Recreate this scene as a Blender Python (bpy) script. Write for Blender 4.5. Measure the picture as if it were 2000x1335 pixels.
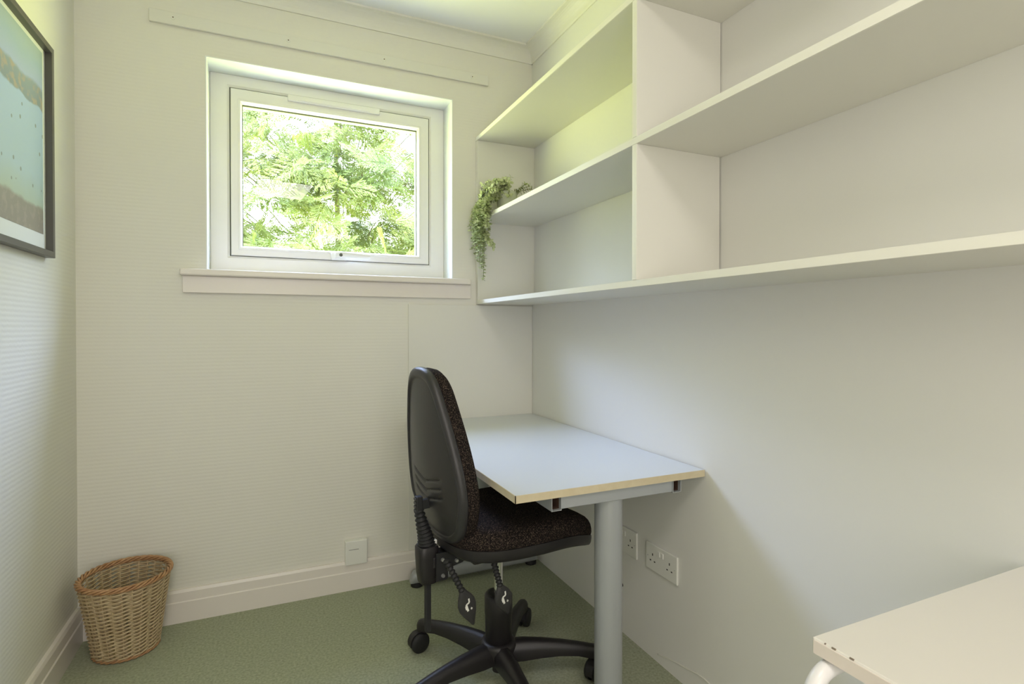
import bpy, bmesh, math, random
from mathutils import Vector, Matrix
PI = math.pi
for o in list(bpy.data.objects):
    bpy.data.objects.remove(o)
scn = bpy.context.scene
COL = scn.collection

# ------------------------------------------------------------------ camera
cd = bpy.data.cameras.new('camera')
cam = bpy.data.objects.new('camera', cd)
COL.objects.link(cam)
scn.camera = cam
cd.sensor_fit = 'HORIZONTAL'
cd.sensor_width = 36.0
cd.lens = 1065.63 / 2000 * 36
cd.shift_y = -20.24 / 2000
cd.clip_start = 0.02
yaw, pitch = math.radians(24.105), math.radians(-0.483)
cam.location = (-1.2251, -2.4893, 1.1575)
fwd = Vector((math.sin(yaw) * math.cos(pitch), math.cos(yaw) * math.cos(pitch), math.sin(pitch)))
cam.rotation_euler = fwd.to_track_quat('-Z', 'Y').to_euler()

# ------------------------------------------------------------------ colour management
vs = scn.view_settings
vs.view_transform = 'Standard'
vs.look = 'None'
vs.gamma = 1
vs.use_curve_mapping = False
vs.exposure = 0.20

# ------------------------------------------------------------------ world: bright sky above, sunlit garden green below
world = bpy.data.worlds.new('world')
scn.world = world
world.use_nodes = True
wn, wl = world.node_tree.nodes, world.node_tree.links
wn.clear()
wo = wn.new('ShaderNodeOutputWorld')
wb = wn.new('ShaderNodeBackground')
tc = wn.new('ShaderNodeTexCoord')
sx = wn.new('ShaderNodeSeparateXYZ')
cr = wn.new('ShaderNodeValToRGB')
mr = wn.new('ShaderNodeMapRange')
mr.inputs['From Min'].default_value = -1
mr.inputs['From Max'].default_value = 1
wl.new(tc.outputs['Generated'], sx.inputs[0])
wl.new(sx.outputs['Z'], mr.inputs['Value'])
wl.new(mr.outputs[0], cr.inputs[0])
els = cr.color_ramp.elements
els[0].position = 0.0
els[0].color = (0.44, 0.47, 0.18, 1)
els[1].position = 0.49
els[1].color = (0.53, 0.56, 0.18, 1)
for p_, c_ in ((0.52, (0.16, 0.18, 0.15)), (0.69, (0.20, 0.23, 0.23)), (0.77, (0.64, 0.76, 1.28)), (1.0, (0.62, 0.76, 1.32))):
    e = els.new(p_)
    e.color = (*c_, 1)
wb.inputs['Strength'].default_value = 24.0
wl.new(cr.outputs[0], wb.inputs[0])
wl.new(wb.outputs[0], wo.inputs[0])


def area(name, loc, target, sx_, sy_, power, col, portal=False):
    ld = bpy.data.lights.new(name, 'AREA')
    ld.shape = 'RECTANGLE'
    ld.size, ld.size_y = sx_, sy_
    ld.energy = power
    ld.color = col
    if portal:
        ld.cycles.is_portal = True
    lo = bpy.data.objects.new(name, ld)
    COL.objects.link(lo)
    lo.location = loc
    lo.rotation_euler = (Vector(target) - Vector(loc)).to_track_quat('-Z', 'Y').to_euler()
    return lo


area('window_portal', (-0.935, 0.285, 1.811), (-0.935, -1, 1.811), 1.05, 0.88, 1, (1, 1, 1), portal=True)
area('rear_fill', (-1.30, -3.95, 1.30), (-1.30, 0, 1.30), 0.85, 1.55, 21, (1.0, 0.94, 0.90))  # unseen fill light, added in the rear opening to brighten the room
area('overhead_fill', (-1.10, -2.75, 2.44), (-1.05, -2.5, 0), 0.45, 0.45, 11, (1.0, 0.93, 0.87))  # second fill light added overhead behind the camera, no fixture there
sun_d = bpy.data.lights.new('sun', 'SUN')
sun_d.energy = 11
sun_d.angle = 0.01
sun_d.color = (1, 0.95, 0.82)
sun = bpy.data.objects.new('sun', sun_d)
COL.objects.link(sun)
sun.rotation_euler = Vector((0.25, 0.62, -0.74)).to_track_quat('-Z', 'Y').to_euler()   # comes over the roof, onto the garden side of the tree

# ------------------------------------------------------------------ materials


def mat(name, col, rough=0.5, metal=0.0, noise=None, bump=None, spec=0.5, coat=0.0):
    m = bpy.data.materials.new(name)
    m.use_nodes = True
    n, l = m.node_tree.nodes, m.node_tree.links
    b = n['Principled BSDF']
    b.inputs['Base Color'].default_value = (*col, 1)
    b.inputs['Roughness'].default_value = rough
    b.inputs['Metallic'].default_value = metal
    b.inputs['Specular IOR Level'].default_value = spec
    b.inputs['Coat Weight'].default_value = coat
    t = n.new('ShaderNodeTexCoord')
    if noise:
        sc, c2, lo, hi = noise
        nz = n.new('ShaderNodeTexNoise')
        nz.inputs['Scale'].default_value = sc
        nz.inputs['Detail'].default_value = 4
        l.new(t.outputs['Object'], nz.inputs['Vector'])
        r = n.new('ShaderNodeValToRGB')
        r.color_ramp.elements[0].position = lo
        r.color_ramp.elements[1].position = hi
        r.color_ramp.elements[0].color = (*col, 1)
        r.color_ramp.elements[1].color = (*c2, 1)
        l.new(nz.outputs['Fac'], r.inputs[0])
        l.new(r.outputs[0], b.inputs['Base Color'])
    if bump:
        sc, st = bump
        nb = n.new('ShaderNodeTexNoise')
        nb.inputs['Scale'].default_value = sc
        nb.inputs['Detail'].default_value = 3
        l.new(t.outputs['Object'], nb.inputs['Vector'])
        bp = n.new('ShaderNodeBump')
        bp.inputs['Strength'].default_value = st
        bp.inputs['Distance'].default_value = 0.002
        l.new(nb.outputs['Fac'], bp.inputs['Height'])
        l.new(bp.outputs[0], b.inputs['Normal'])
    return m


def wallpaper(name, col):
    m = mat(name, col, 0.72, spec=0.3)
    n, l = m.node_tree.nodes, m.node_tree.links
    b = n['Principled BSDF']
    t = n.new('ShaderNodeTexCoord')
    mp = n.new('ShaderNodeMapping')
    mp.inputs['Scale'].default_value = (3, 3, 1)
    w = n.new('ShaderNodeTexWave')
    w.bands_direction = 'Z'
    w.inputs['Scale'].default_value = 22
    w.inputs['Distortion'].default_value = 1.2
    w.inputs['Detail'].default_value = 2
    w.inputs['Detail Scale'].default_value = 1.5
    bp = n.new('ShaderNodeBump')
    bp.inputs['Strength'].default_value = 0.22
    bp.inputs['Distance'].default_value = 0.0011
    l.new(t.outputs['Object'], mp.inputs[0])
    l.new(mp.outputs[0], w.inputs['Vector'])
    l.new(w.outputs['Fac'], bp.inputs['Height'])
    l.new(bp.outputs[0], b.inputs['Normal'])
    return m


M = {}
M['paper'] = wallpaper('ribbed_wallpaper', (0.775, 0.76, 0.685))
M['wall'] = mat('smooth_wall_paint', (0.775, 0.77, 0.725), 0.6, spec=0.3, bump=(14, 0.05))
M['ceiling'] = mat('ceiling_paint', (0.87, 0.88, 0.87), 0.8, spec=0.2)
M['cove'] = mat('cornice_paint', (0.80, 0.79, 0.72), 0.6, spec=0.3)
M['trim'] = mat('trim_gloss_paint', (0.80, 0.75, 0.69), 0.32)
M['board'] = mat('board_paint', (0.76, 0.75, 0.68), 0.55, spec=0.3)
M['reveal'] = mat('reveal_paint', (0.84, 0.87, 0.85), 0.5)
M['upvc'] = mat('white_upvc', (0.82, 0.81, 0.77), 0.25)
M['gasket'] = mat('dark_gasket', (0.10, 0.11, 0.08), 0.6)
M['melamine'] = mat('white_melamine', (0.77, 0.76, 0.69), 0.42, spec=0.4)
M['carpet'] = mat('green_carpet', (0.30, 0.325, 0.225), 0.95, noise=(120, (0.46, 0.485, 0.35), 0.30, 0.72), bump=(420, 0.9), spec=0.1)
M['desk'] = mat('desk_laminate', (0.66, 0.69, 0.70), 0.28)
M['ply'] = mat('beech_edge', (0.60, 0.51, 0.33), 0.5, noise=(30, (0.66, 0.58, 0.40), 0.3, 0.7))
M['silver'] = mat('silver_powder_coat', (0.40, 0.42, 0.43), 0.38, 0.25)
M['hole'] = mat('tube_inside', (0.10, 0.055, 0.035), 0.8)
M['blackpl'] = mat('black_plastic', (0.014, 0.012, 0.013), 0.42, bump=(900, 0.15))
M['shell'] = mat('charcoal_plastic', (0.030, 0.029, 0.030), 0.34, bump=(700, 0.25))
M['rubber'] = mat('black_rubber', (0.012, 0.012, 0.013), 0.6)
M['fabric'] = mat('speckled_fabric', (0.010, 0.008, 0.008), 0.95, noise=(330, (0.135, 0.10, 0.075), 0.50, 0.72), bump=(500, 0.8), spec=0.1)
M['chrome'] = mat('chrome', (0.75, 0.75, 0.74), 0.15, 1.0)
M['bolt'] = mat('zinc', (0.6, 0.6, 0.6), 0.3, 0.8)
M['white'] = mat('white_plastic', (0.80, 0.80, 0.74), 0.35)
M['tabletop'] = mat('table_laminate', (0.77, 0.735, 0.665), 0.4, spec=0.4)
M['tableedge'] = mat('table_edge_paint', (0.80, 0.72, 0.64), 0.4)
M['tube'] = mat('white_tube', (0.82, 0.80, 0.79), 0.3)
M['chip'] = mat('chipped_edge', (0.25, 0.20, 0.15), 0.9)
M['dark'] = mat('dark_slot', (0.015, 0.012, 0.01), 0.9)
M['wicker'] = mat('wicker', (0.46, 0.34, 0.19), 0.6, noise=(60, (0.60, 0.48, 0.30), 0.3, 0.7))
M['wickdark'] = mat('brown_wicker', (0.36, 0.18, 0.08), 0.5, noise=(50, (0.50, 0.30, 0.15), 0.3, 0.7))
M['frame'] = mat('grey_brown_frame', (0.085, 0.08, 0.07), 0.35)
M['mount'] = mat('white_mount', (0.80, 0.82, 0.80), 0.6)
M['pot'] = mat('grey_pot', (0.50, 0.53, 0.40), 0.6)
M['leafp'] = mat('plant_leaf', (0.33, 0.40, 0.16), 0.5, noise=(45, (0.66, 0.70, 0.42), 0.35, 0.7))
M['stem'] = mat('plant_stem', (0.16, 0.18, 0.07), 0.6)
M['bark'] = mat('bark', (0.07, 0.05, 0.035), 0.9, bump=(40, 0.8))


def leaf_mat():
    m = mat('conifer_leaf', (0.085, 0.125, 0.018), 0.6, noise=(2.2, (0.16, 0.18, 0.045), 0.35, 0.65))
    n, l = m.node_tree.nodes, m.node_tree.links
    b = n['Principled BSDF']
    tr = n.new('ShaderNodeBsdfTranslucent')
    tr.inputs[0].default_value = (0.20, 0.26, 0.05, 1)
    mx = n.new('ShaderNodeMixShader')
    mx.inputs[0].default_value = 0.4
    l.new(b.outputs[0], mx.inputs[1])
    l.new(tr.outputs[0], mx.inputs[2])
    l.new(mx.outputs[0], n['Material Output'].inputs[0])
    return m


M['conifer'] = leaf_mat()


def glass_mat():
    m = bpy.data.materials.new('window_glass')
    m.use_nodes = True
    n, l = m.node_tree.nodes, m.node_tree.links
    n.remove(n['Principled BSDF'])
    t = n.new('ShaderNodeBsdfTransparent')
    t.inputs[0].default_value = (0.96, 0.98, 0.96, 1)
    g = n.new('ShaderNodeBsdfGlossy')
    g.inputs['Roughness'].default_value = 0.0
    f = n.new('ShaderNodeFresnel')
    f.inputs[0].default_value = 1.4
    mx = n.new('ShaderNodeMixShader')
    gm = n.new('ShaderNodeNewGeometry')
    sb = n.new('ShaderNodeMath'); sb.operation = 'SUBTRACT'; sb.inputs[0].default_value = 1.0
    ml = n.new('ShaderNodeMath'); ml.operation = 'MULTIPLY'
    l.new(gm.outputs['Backfacing'], sb.inputs[1])
    l.new(f.outputs[0], ml.inputs[0]); l.new(sb.outputs[0], ml.inputs[1])
    l.new(ml.outputs[0], mx.inputs[0])          # reflect on the entry face only
    l.new(t.outputs[0], mx.inputs[1])
    l.new(g.outputs[0], mx.inputs[2])
    l.new(mx.outputs[0], n['Material Output'].inputs[0])
    return m


M['glass'] = glass_mat()


def art_mat(z0, z1):
    """the print: pale hazy sky, a mottled blue and brown band, aqua sand with small dark dots, brown strip at the foot"""
    m = bpy.data.materials.new('print_paper')
    m.use_nodes = True
    n, l = m.node_tree.nodes, m.node_tree.links
    b = n['Principled BSDF']
    b.inputs['Roughness'].default_value = 0.35
    t = n.new('ShaderNodeTexCoord')
    s = n.new('ShaderNodeSeparateXYZ')
    l.new(t.outputs['Object'], s.inputs[0])
    nz = n.new('ShaderNodeTexNoise'); nz.inputs['Scale'].default_value = 9; nz.inputs['Detail'].default_value = 6
    l.new(t.outputs['Object'], nz.inputs['Vector'])
    ad = n.new('ShaderNodeMath'); ad.operation = 'MULTIPLY_ADD'
    ad.inputs[1].default_value = 0.05
    l.new(nz.outputs['Fac'], ad.inputs[0])
    l.new(s.outputs['Z'], ad.inputs[2])
    r = n.new('ShaderNodeMapRange')
    r.inputs['From Min'].default_value = z0 + .025
    r.inputs['From Max'].default_value = z1 + .025
    l.new(ad.outputs[0], r.inputs['Value'])
    c = n.new('ShaderNodeValToRGB')
    c.color_ramp.elements[0].position = 0
    c.color_ramp.elements[0].color = (0.30, 0.27, 0.22, 1)
    c.color_ramp.elements[1].position = 0.13
    c.color_ramp.elements[1].color = (0.30, 0.28, 0.23, 1)
    for p, k in ((0.15, (0.45, 0.55, 0.46)), (0.30, (0.43, 0.57, 0.68)), (0.665, (0.42, 0.56, 0.80)), (0.675, (0.24, 0.30, 0.36)),
                 (0.775, (0.27, 0.34, 0.40)), (0.80, (0.42, 0.51, 0.74)), (0.9, (0.38, 0.50, 0.62)), (1.0, (0.42, 0.52, 0.54))):
        q = c.color_ramp.elements.new(p); q.color = (*k, 1)
    l.new(r.outputs[0], c.inputs[0])
    # rocky mottling, only in the two darker bands
    vz = n.new('ShaderNodeTexNoise'); vz.inputs['Scale'].default_value = 38; vz.inputs['Detail'].default_value = 5
    l.new(t.outputs['Object'], vz.inputs['Vector'])
    vr = n.new('ShaderNodeValToRGB')
    vr.color_ramp.elements[0].position = 0.5; vr.color_ramp.elements[1].position = 0.62
    l.new(vz.outputs['Fac'], vr.inputs[0])
    bd = n.new('ShaderNodeValToRGB')
    bd.color_ramp.interpolation = 'CONSTANT'
    bd.color_ramp.elements[0].position = 0; bd.color_ramp.elements[0].color = (.5, .5, .5, 1)
    bd.color_ramp.elements[1].position = 0.14; bd.color_ramp.elements[1].color = (0, 0, 0, 1)
    q = bd.color_ramp.elements.new(0.67); q.color = (1, 1, 1, 1)
    q = bd.color_ramp.elements.new(0.785); q.color = (0, 0, 0, 1)
    l.new(r.outputs[0], bd.inputs[0])
    mu = n.new('ShaderNodeMath'); mu.operation = 'MULTIPLY'
    l.new(vr.outputs[0], mu.inputs[0]); l.new(bd.outputs[0], mu.inputs[1])
    mx = n.new('ShaderNodeMixRGB'); mx.inputs[2].default_value = (0.42, 0.37, 0.31, 1)
    l.new(mu.outputs[0], mx.inputs[0]); l.new(c.outputs[0], mx.inputs[1])
    # scattered dark dots on the sand
    vo = n.new('ShaderNodeTexVoronoi'); vo.inputs['Scale'].default_value = 26
    mp = n.new('ShaderNodeMapping'); mp.inputs['Scale'].default_value = (1, 1.0, 0.8)
    l.new(t.outputs['Object'], mp.inputs[0]); l.new(mp.outputs[0], vo.inputs['Vector'])
    lt = n.new('ShaderNodeMath'); lt.operation = 'LESS_THAN'; lt.inputs[1].default_value = 0.13
    l.new(vo.outputs['Distance'], lt.inputs[0])
    sn = n.new('ShaderNodeValToRGB'); sn.color_ramp.interpolation = 'CONSTANT'
    sn.color_ramp.elements[0].color = (0, 0, 0, 1)
    sn.color_ramp.elements[1].position = 0.18; sn.color_ramp.elements[1].color = (.75, .75, .75, 1)
    q = sn.color_ramp.elements.new(0.62); q.color = (0, 0, 0, 1)
    l.new(r.outputs[0], sn.inputs[0])
    m2 = n.new('ShaderNodeMath'); m2.operation = 'MULTIPLY'
    l.new(lt.outputs[0], m2.inputs[0]); l.new(sn.outputs[0], m2.inputs[1])
    mx2 = n.new('ShaderNodeMixRGB'); mx2.inputs[2].default_value = (0.17, 0.19, 0.19, 1)
    l.new(m2.outputs[0], mx2.inputs[0]); l.new(mx.outputs[0], mx2.inputs[1])
    l.new(mx2.outputs[0], b.inputs['Base Color'])
    return m


# ------------------------------------------------------------------ mesh helpers
def bm_new():
    return bmesh.new()


def obj(name, bm, m, parent=None, smooth=False, loc=None, angle=None):
    me = bpy.data.meshes.new(name)
    bmesh.ops.recalc_face_normals(bm, faces=bm.faces)
    bm.to_mesh(me)
    bm.free()
    me.materials.append(m)
    if smooth:
        for p in me.polygons:
            p.use_smooth = True
        if angle:
            try:
                me.set_sharp_from_angle(angle=math.radians(angle))
            except Exception:
                pass
    o = bpy.data.objects.new(name, me)
    COL.objects.link(o)
    if parent:
        o.parent = parent
    if loc:
        o.location = loc
    return o


def box(bm, x0, x1, y0, y1, z0, z1, bev=0.0, seg=2, mtx=None):
    r = bmesh.ops.create_cube(bm, size=1.0)
    vsx = r['verts']
    sx_, sy_, sz_ = x1 - x0, y1 - y0, z1 - z0
    for v in vsx:
        v.co = Vector(((v.co.x + .5) * sx_ + x0, (v.co.y + .5) * sy_ + y0, (v.co.z + .5) * sz_ + z0))
    if mtx:
        for v in vsx:
            v.co = mtx @ v.co
    if bev > 0:
        es = list({e for v in vsx for e in v.link_edges})
        bmesh.ops.bevel(bm, geom=es, offset=bev, segments=seg, profile=0.5, affect='EDGES')
    return bm


def loft(bm, rings, close_u=True, cap0=True, cap1=True):
    vr = [[bm.verts.new(p) for p in r] for r in rings]
    n = len(rings[0])
    for a, b in zip(vr[:-1], vr[1:]):
        for i in range(n if close_u else n - 1):
            j = (i + 1) % n
            bm.faces.new((a[i], a[j], b[j], b[i]))
    if cap0:
        bm.faces.new(vr[0][::-1])
    if cap1:
        bm.faces.new(vr[-1])
    return bm


def tube(bm, pts, rad, n=12, caps=True):
    pts = [Vector(p) for p in pts]
    if not hasattr(rad, '__len__'):
        rad = [rad] * len(pts)
    rings = []
    ref = None
    for i, p in enumerate(pts):
        d = (pts[min(i + 1, len(pts) - 1)] - pts[max(i - 1, 0)]).normalized()
        if ref is None:
            ref = d.orthogonal().normalized()
        ref = (ref - d * ref.dot(d)).normalized()
        b = d.cross(ref)
        rings.append([p + (ref * math.cos(a) + b * math.sin(a)) * rad[i] for a in [2 * PI * k / n for k in range(n)]])
    return loft(bm, rings, True, caps, caps)


def catmull(P, k=8, closed=False):
    P = [Vector(p) for p in P]
    out = []
    n = len(P)
    rng = range(n if closed else n - 1)
    for i in rng:
        if closed:
            p0, p1, p2, p3 = P[(i - 1) % n], P[i], P[(i + 1) % n], P[(i + 2) % n]
        else:
            p0, p1, p2, p3 = P[max(i - 1, 0)], P[i], P[i + 1], P[min(i + 2, n - 1)]
        for j in range(k):
            t = j / k
            out.append(0.5 * ((2 * p1) + (p2 - p0) * t + (2 * p0 - 5 * p1 + 4 * p2 - p3) * t * t + (3 * p1 - p0 - 3 * p2 + p3) * t ** 3))
    if not closed:
        out.append(P[-1])
    return out


def cyl(bm, p0, p1, r0, r1=None, n=24, bev=0.0):
    r1 = r0 if r1 is None else r1
    p0, p1 = Vector(p0), Vector(p1)
    d = (p1 - p0)
    L = d.length
    d.normalize()
    if bev:
        pts = [p0, p0 + d * bev * .3, p0 + d * bev, p1 - d * bev, p1 - d * bev * .3, p1]
        rr = [r0 - bev, r0 - bev * .3, r0, r1, r1 - bev * .3, r1 - bev]
        return tube(bm, pts, rr, n)
    return tube(bm, [p0, p1], [r0, r1], n)


def prism_x(bm, prof, x0, x1):      # profile in (y, z), extruded along x
    return loft(bm, [[(x0, y, z) for y, z in prof], [(x1, y, z) for y, z in prof]])


def prism_y(bm, prof, y0, y1):      # profile in (x, z), extruded along y
    return loft(bm, [[(x, y0, z) for x, z in prof], [(x, y1, z) for x, z in prof]])


def struct(o):
    o['kind'] = 'structure'
    return o


def empty(name, loc=(0, 0, 0), rz=0):
    o = bpy.data.objects.new(name, None)
    COL.objects.link(o)
    o.location = loc
    o.rotation_euler = (0, 0, rz)
    o.empty_display_size = 0.05
    return o


def tag(o, label, cat, group=None):
    o['label'] = label
    o['category'] = cat
    if group:
        o['group'] = group
    return o


def B(name, m, parent, *a, **k):
    bm = bm_new()
    box(bm, *a, **k)
    return obj(name, bm, m, parent)


# ------------------------------------------------------------------ room shell
XL, XR, YB, YR, ZC = -1.8701, 0.0, 0.0, -3.9, 2.549
TH = 0.28
RX0, RX1, RZ0, RZ1 = -1.4493, -0.4203, 1.380, 2.2371
struct(B('floor', M['carpet'], None, XL - .75, XR + .2, -5.3, YB + .02, -0.1, 0.0))
struct(B('ceiling', M['ceiling'], None, XL - .75, XR + .2, -5.3, YB + TH, ZC, ZC + .12))
struct(B('wall_left', M['paper'], None, XL - .2, XL, YR, YB + TH, 0, ZC))
wr = struct(B('wall_right', M['wall'], None, XR, XR + .2, YR, YB + TH, 0, ZC))
# back wall with the window opening
bm = bm_new()
for a in ((XL, RX0, 0, TH, 0, ZC), (RX1, XR, 0, TH, 0, ZC), (RX0, RX1, 0, TH, 0, RZ0), (RX0, RX1, 0, TH, RZ1, ZC)):
    box(bm, *a)
bmesh.ops.remove_doubles(bm, verts=bm.verts, dist=1e-5)
struct(obj('wall_back', bm, M['paper']))
# rear wall behind the camera with an opening added for the fill light
bm = bm_new()
for a in ((XL, -1.75, YR - .15, YR, 0, ZC), (-0.85, XR, YR - .15, YR, 0, ZC), (-1.75, -0.85, YR - .15, YR, 2.12, ZC)):
    box(bm, *a)
struct(obj('wall_rear', bm, M['wall']))
# unseen box added beyond the opening to keep the sky light out
bm = bm_new()
for a in ((-2.6, -2.5, -5.2, YR - .15, 0, ZC), (-.3, -.2, -5.2, YR - .15, 0, ZC), (-2.6, -.2, -5.3, -5.2, 0, ZC), (-2.6, XL, YR - .2, YR - .15, 0, ZC)):
    box(bm, *a)
struct(obj('wall_sky_block', bm, M['wall']))

# skirting boards
SK = [(0.0, 0.0), (-.020, 0.0), (-.020, .079), (-.0165, .083), (-.0155, .116), (-.011, .1268), (0.0, .1268)]
bm = bm_new()
prism_x(bm, SK, XL, XR)
struct(obj('baseboard_back', bm, M['trim']))
bm = bm_new()
prism_y(bm, [(XL - a, z) for a, z in SK], YR, -0.020)
struct(obj('baseboard_left', bm, M['trim']))

# cornice
CV = [(0, 2.482)] + [(-.003 - .056 * (1 - math.cos(t)), 2.487 + .055 * math.sin(t)) for t in [PI / 2 * k / 8 for k in range(9)]] + [(-.0628, 2.543), (-.0628, 2.549), (0, 2.549)]
CV = [(0, 2.482), (-.006, 2.482), (-.008, 2.488)] + [(-.008 - .047 * (1 - math.cos(t)), 2.488 + .052 * math.sin(t)) for t in [PI / 2 * k / 8 for k in range(1, 9)]] + [(-.062, 2.541), (-.0635, 2.549), (0, 2.549)]
bm = bm_new(); prism_x(bm, CV, XL, XR)
struct(obj('trim_1', bm, M['cove']))
bm = bm_new(); prism_y(bm, [(y, z) for y, z in CV], YR, 0)
struct(obj('trim_2', bm, M['cove']))
bm = bm_new(); prism_y(bm, [(XL - y, z) for y, z in CV], YR, 0)
struct(obj('trim_3', bm, M['cove']))
# painted board on the back wall above the desk
struct(B('trim_4', M['board'], None, -.6356, -.001, -.007, 0, .1275, 1.2626, bev=.001, seg=1))
# dark cable hole in the right wall
bm = bm_new(); cyl(bm, (0.004, -.7752, .1795), (-.0015, -.7752, .1795), .0075, n=16)
obj('cable_hole', bm, M['dark'], wr)

bm = bm_new()
tube(bm, catmull([(-.0005, -.985, .030), (-.0015, -1.075, .053), (-.002, -1.135, .0637), (-.002, -1.187, .0735), (-.0015, -1.235, .070), (-.0005, -1.30, .045)], 6), .0025, 8)
obj('sheet_crease', bm, M['board'], wr, smooth=True)

# ------------------------------------------------------------------ window
win = struct(empty('window_1', (0, 0, 0)))
bm = bm_new()       # painted lining of the reveal
t_ = .004
box(bm, RX0, RX0 + t_, -.0015, .135, RZ0, RZ1)
box(bm, RX1 - t_, RX1, -.0015, .135, RZ0, RZ1)
box(bm, RX0 + t_, RX1 - t_, -.0015, .135, RZ1 - t_, RZ1)
obj('reveal_lining', bm, M['reveal'], win)
FX0, FX1, FZ0, FZ1 = RX0 + .004, RX1 - .004, 1.393, RZ1 - .004
CX0, CX1, CZ0, CZ1 = -1.372, -.498, 1.4615, 2.181
GX0, GX1, GZ0, GZ1 = -1.325, -.556, 1.5045, 2.119


def ringbox(name, m, parent, o4, i4, y0, y1, y0i=None, bev=.003):
    """rectangular mitred frame; outer rect o4, inner rect i4, front face y0 (y0i at the inner lip), back y1"""
    y0i = y0 if y0i is None else y0i
    bm = bm_new()
    ox0, ox1, oz0, oz1 = o4
    ix0, ix1, iz0, iz1 = i4

    def rect(x0, x1, z0, z1, y):
        return [bm.verts.new((x, y, z)) for x, z in ((x0, z0), (x1, z0), (x1, z1), (x0, z1))]
    b = bev
    R = [rect(ox0, ox1, oz0, oz1, y1), rect(ox0, ox1, oz0, oz1, y0 + b), rect(ox0 + b, ox1 - b, oz0 + b, oz1 - b, y0),
         rect(ix0 - b * 3, ix1 + b * 3, iz0 - b * 3, iz1 + b * 3, y0), rect(ix0, ix1, iz0, iz1, y0i + b * 2 if y0i == y0 else y0i),
         rect(ix0, ix1, iz0, iz1, y1)]
    R.append(R[0])
    for p, q in zip(R[:-1], R[1:]):
        for i in range(4):
            j = (i + 1) % 4
            bm.faces.new((p[i], p[j], q[j], q[i]))
    return obj(name, bm, m, parent)


ringbox('window_frame', M['upvc'], win, (FX0, FX1, FZ0, FZ1), (CX0, CX1, CZ0, CZ1), .130, .21)
gk = ringbox('gasket', M['gasket'], win, (CX0 - .001, CX1 + .001, CZ0 - .001, CZ1 + .001), (CX0 + .006, CX1 - .006, CZ0 + .006, CZ1 - .006), .139, .19, bev=.0002)
cs = ringbox('casement', M['upvc'], win, (CX0 + .005, CX1 - .005, CZ0 + .003, CZ1 - .005), (GX0, GX1, GZ0, GZ1), .126, .20)
ringbox('glazing_bead', M['upvc'], cs, (GX0 - .014, GX1 + .014, GZ0 - .014, GZ1 + .014), (GX0 + .001, GX1 - .001, GZ0 + .001, GZ1 - .001), .1235, .150, y0i=.134, bev=.002)
ringbox('glazing_seal', M['gasket'], cs, (GX0 + .0, GX1 - .0, GZ0 + .0, GZ1 - .0), (GX0 + .004, GX1 - .004, GZ0 + .003, GZ1 - .006), .150, .160, bev=.0003)
B('glass_pane', M['glass'], win, GX0, GX1, .155, .159, GZ0, GZ1)
# handle on the bottom rail
hd = B('handle', M['white'], win, -.962, -.890, .108, .127, 1.462, 1.498, bev=.008, seg=3)
bm = bm_new()
pts = catmull([(-.945, .098, 1.484), (-.925, .088, 1.4865), (-.90, .086, 1.486), (-.84, .088, 1.4845), (-.79, .092, 1.484)], 6)
rings = []
for i, p in enumerate(pts):
    f = i / (len(pts) - 1)
    h_ = .0150 - .005 * f
    d_ = .007
    rings.append([(p.x, p.y + d_ * math.sin(a), p.z + h_ * math.cos(a)) for a in [2 * PI * k / 14 for k in range(14)]])
loft(bm, rings)
obj('lever', bm, M['white'], hd, smooth=True, angle=50)
bm = bm_new(); cyl(bm, (-.918, .118, 1.484), (-.918, .088, 1.484), .012, n=20)
obj('handle_neck', bm, M['white'], hd, smooth=True, angle=50)
bm = bm_new(); cyl(bm, (-.922, .083, 1.4835), (-.922, .0795, 1.4835), .0075, n=18)
obj('key_lock', bm, M['gasket'], hd)
# trickle vent
tv = B('trickle_vent', M['upvc'], win, -1.142, -.741, .116, .128, 2.1560, 2.1835, bev=.003, seg=2)
B('vent_slider', M['upvc'], tv, -1.10, -.785, .1135, .1165, 2.160, 2.165, bev=.0015, seg=1)
# sill board and apron
bm = bm_new()
box(bm, -1.537, -.340, -.040, .0, 1.3595, 1.3860, bev=.006, seg=3)
box(bm, RX0 + .001, RX1 - .001, -.012, .131, 1.3595, 1.3930 - .007)
obj('window_sill', bm, M['trim'], win)
B('sill_apron', M['trim'], win, -1.530, -.3345, -.0155, 0, 1.2925, 1.3595, bev=.002, seg=1)

# outside sill ledge of the opening
B('outer_sill', M['reveal'], win, RX0, RX1, .2, TH + .03, 1.381, 1.395)

# ------------------------------------------------------------------ batten above the window
bt = tag(empty('curtain_batten', (-.94, 0, 2.3287)), 'long painted batten with four screws fixed above the window', 'batten')
B('board', M['board'], bt, -.696, .6976, -.013, 0, 0, .0485, bev=.0015, seg=1)
for x in (-1.557, -1.143, -.7455, -.326):
    bm = bm_new(); cyl(bm, (x + .94, -.0125, .0265), (x + .94, -.0150, .0265), .0085, .0065, n=18)
    s_ = obj('screw_cap', bm, M['white'], bt, smooth=True, angle=40)
    bm = bm_new(); cyl(bm, (x + .9405, -.0145, .028), (x + .9405, -.0160, .028), .0028, n=10)
    obj('screw', bm, M['chip'], s_)

# ------------------------------------------------------------------ wall shelving
sh = tag(empty('wall_shelving', (0, 0, 1.268)), 'white built-in open shelving along the right wall above the desk', 'shelving')
ZS = 1.268
SF = -.3037


def SB(name, x0, x1, y0, y1, z0, z1, bev=.0008):
    return B(name, M['melamine'], sh, x0, x1, y0, y1, z0 - ZS, z1 - ZS, bev=bev, seg=1)


M['edging'] = mat('pale_edging', (0.84, 0.83, 0.74), 0.35)


def SE(parent, y0, y1, z0, z1):      # edging strip glued to the front edge
    return B('edge_band', M['edging'], parent, SF - .0012, SF + .0004, y0, y1, z0 - ZS + .0006, z1 - ZS - .0006)


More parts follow.
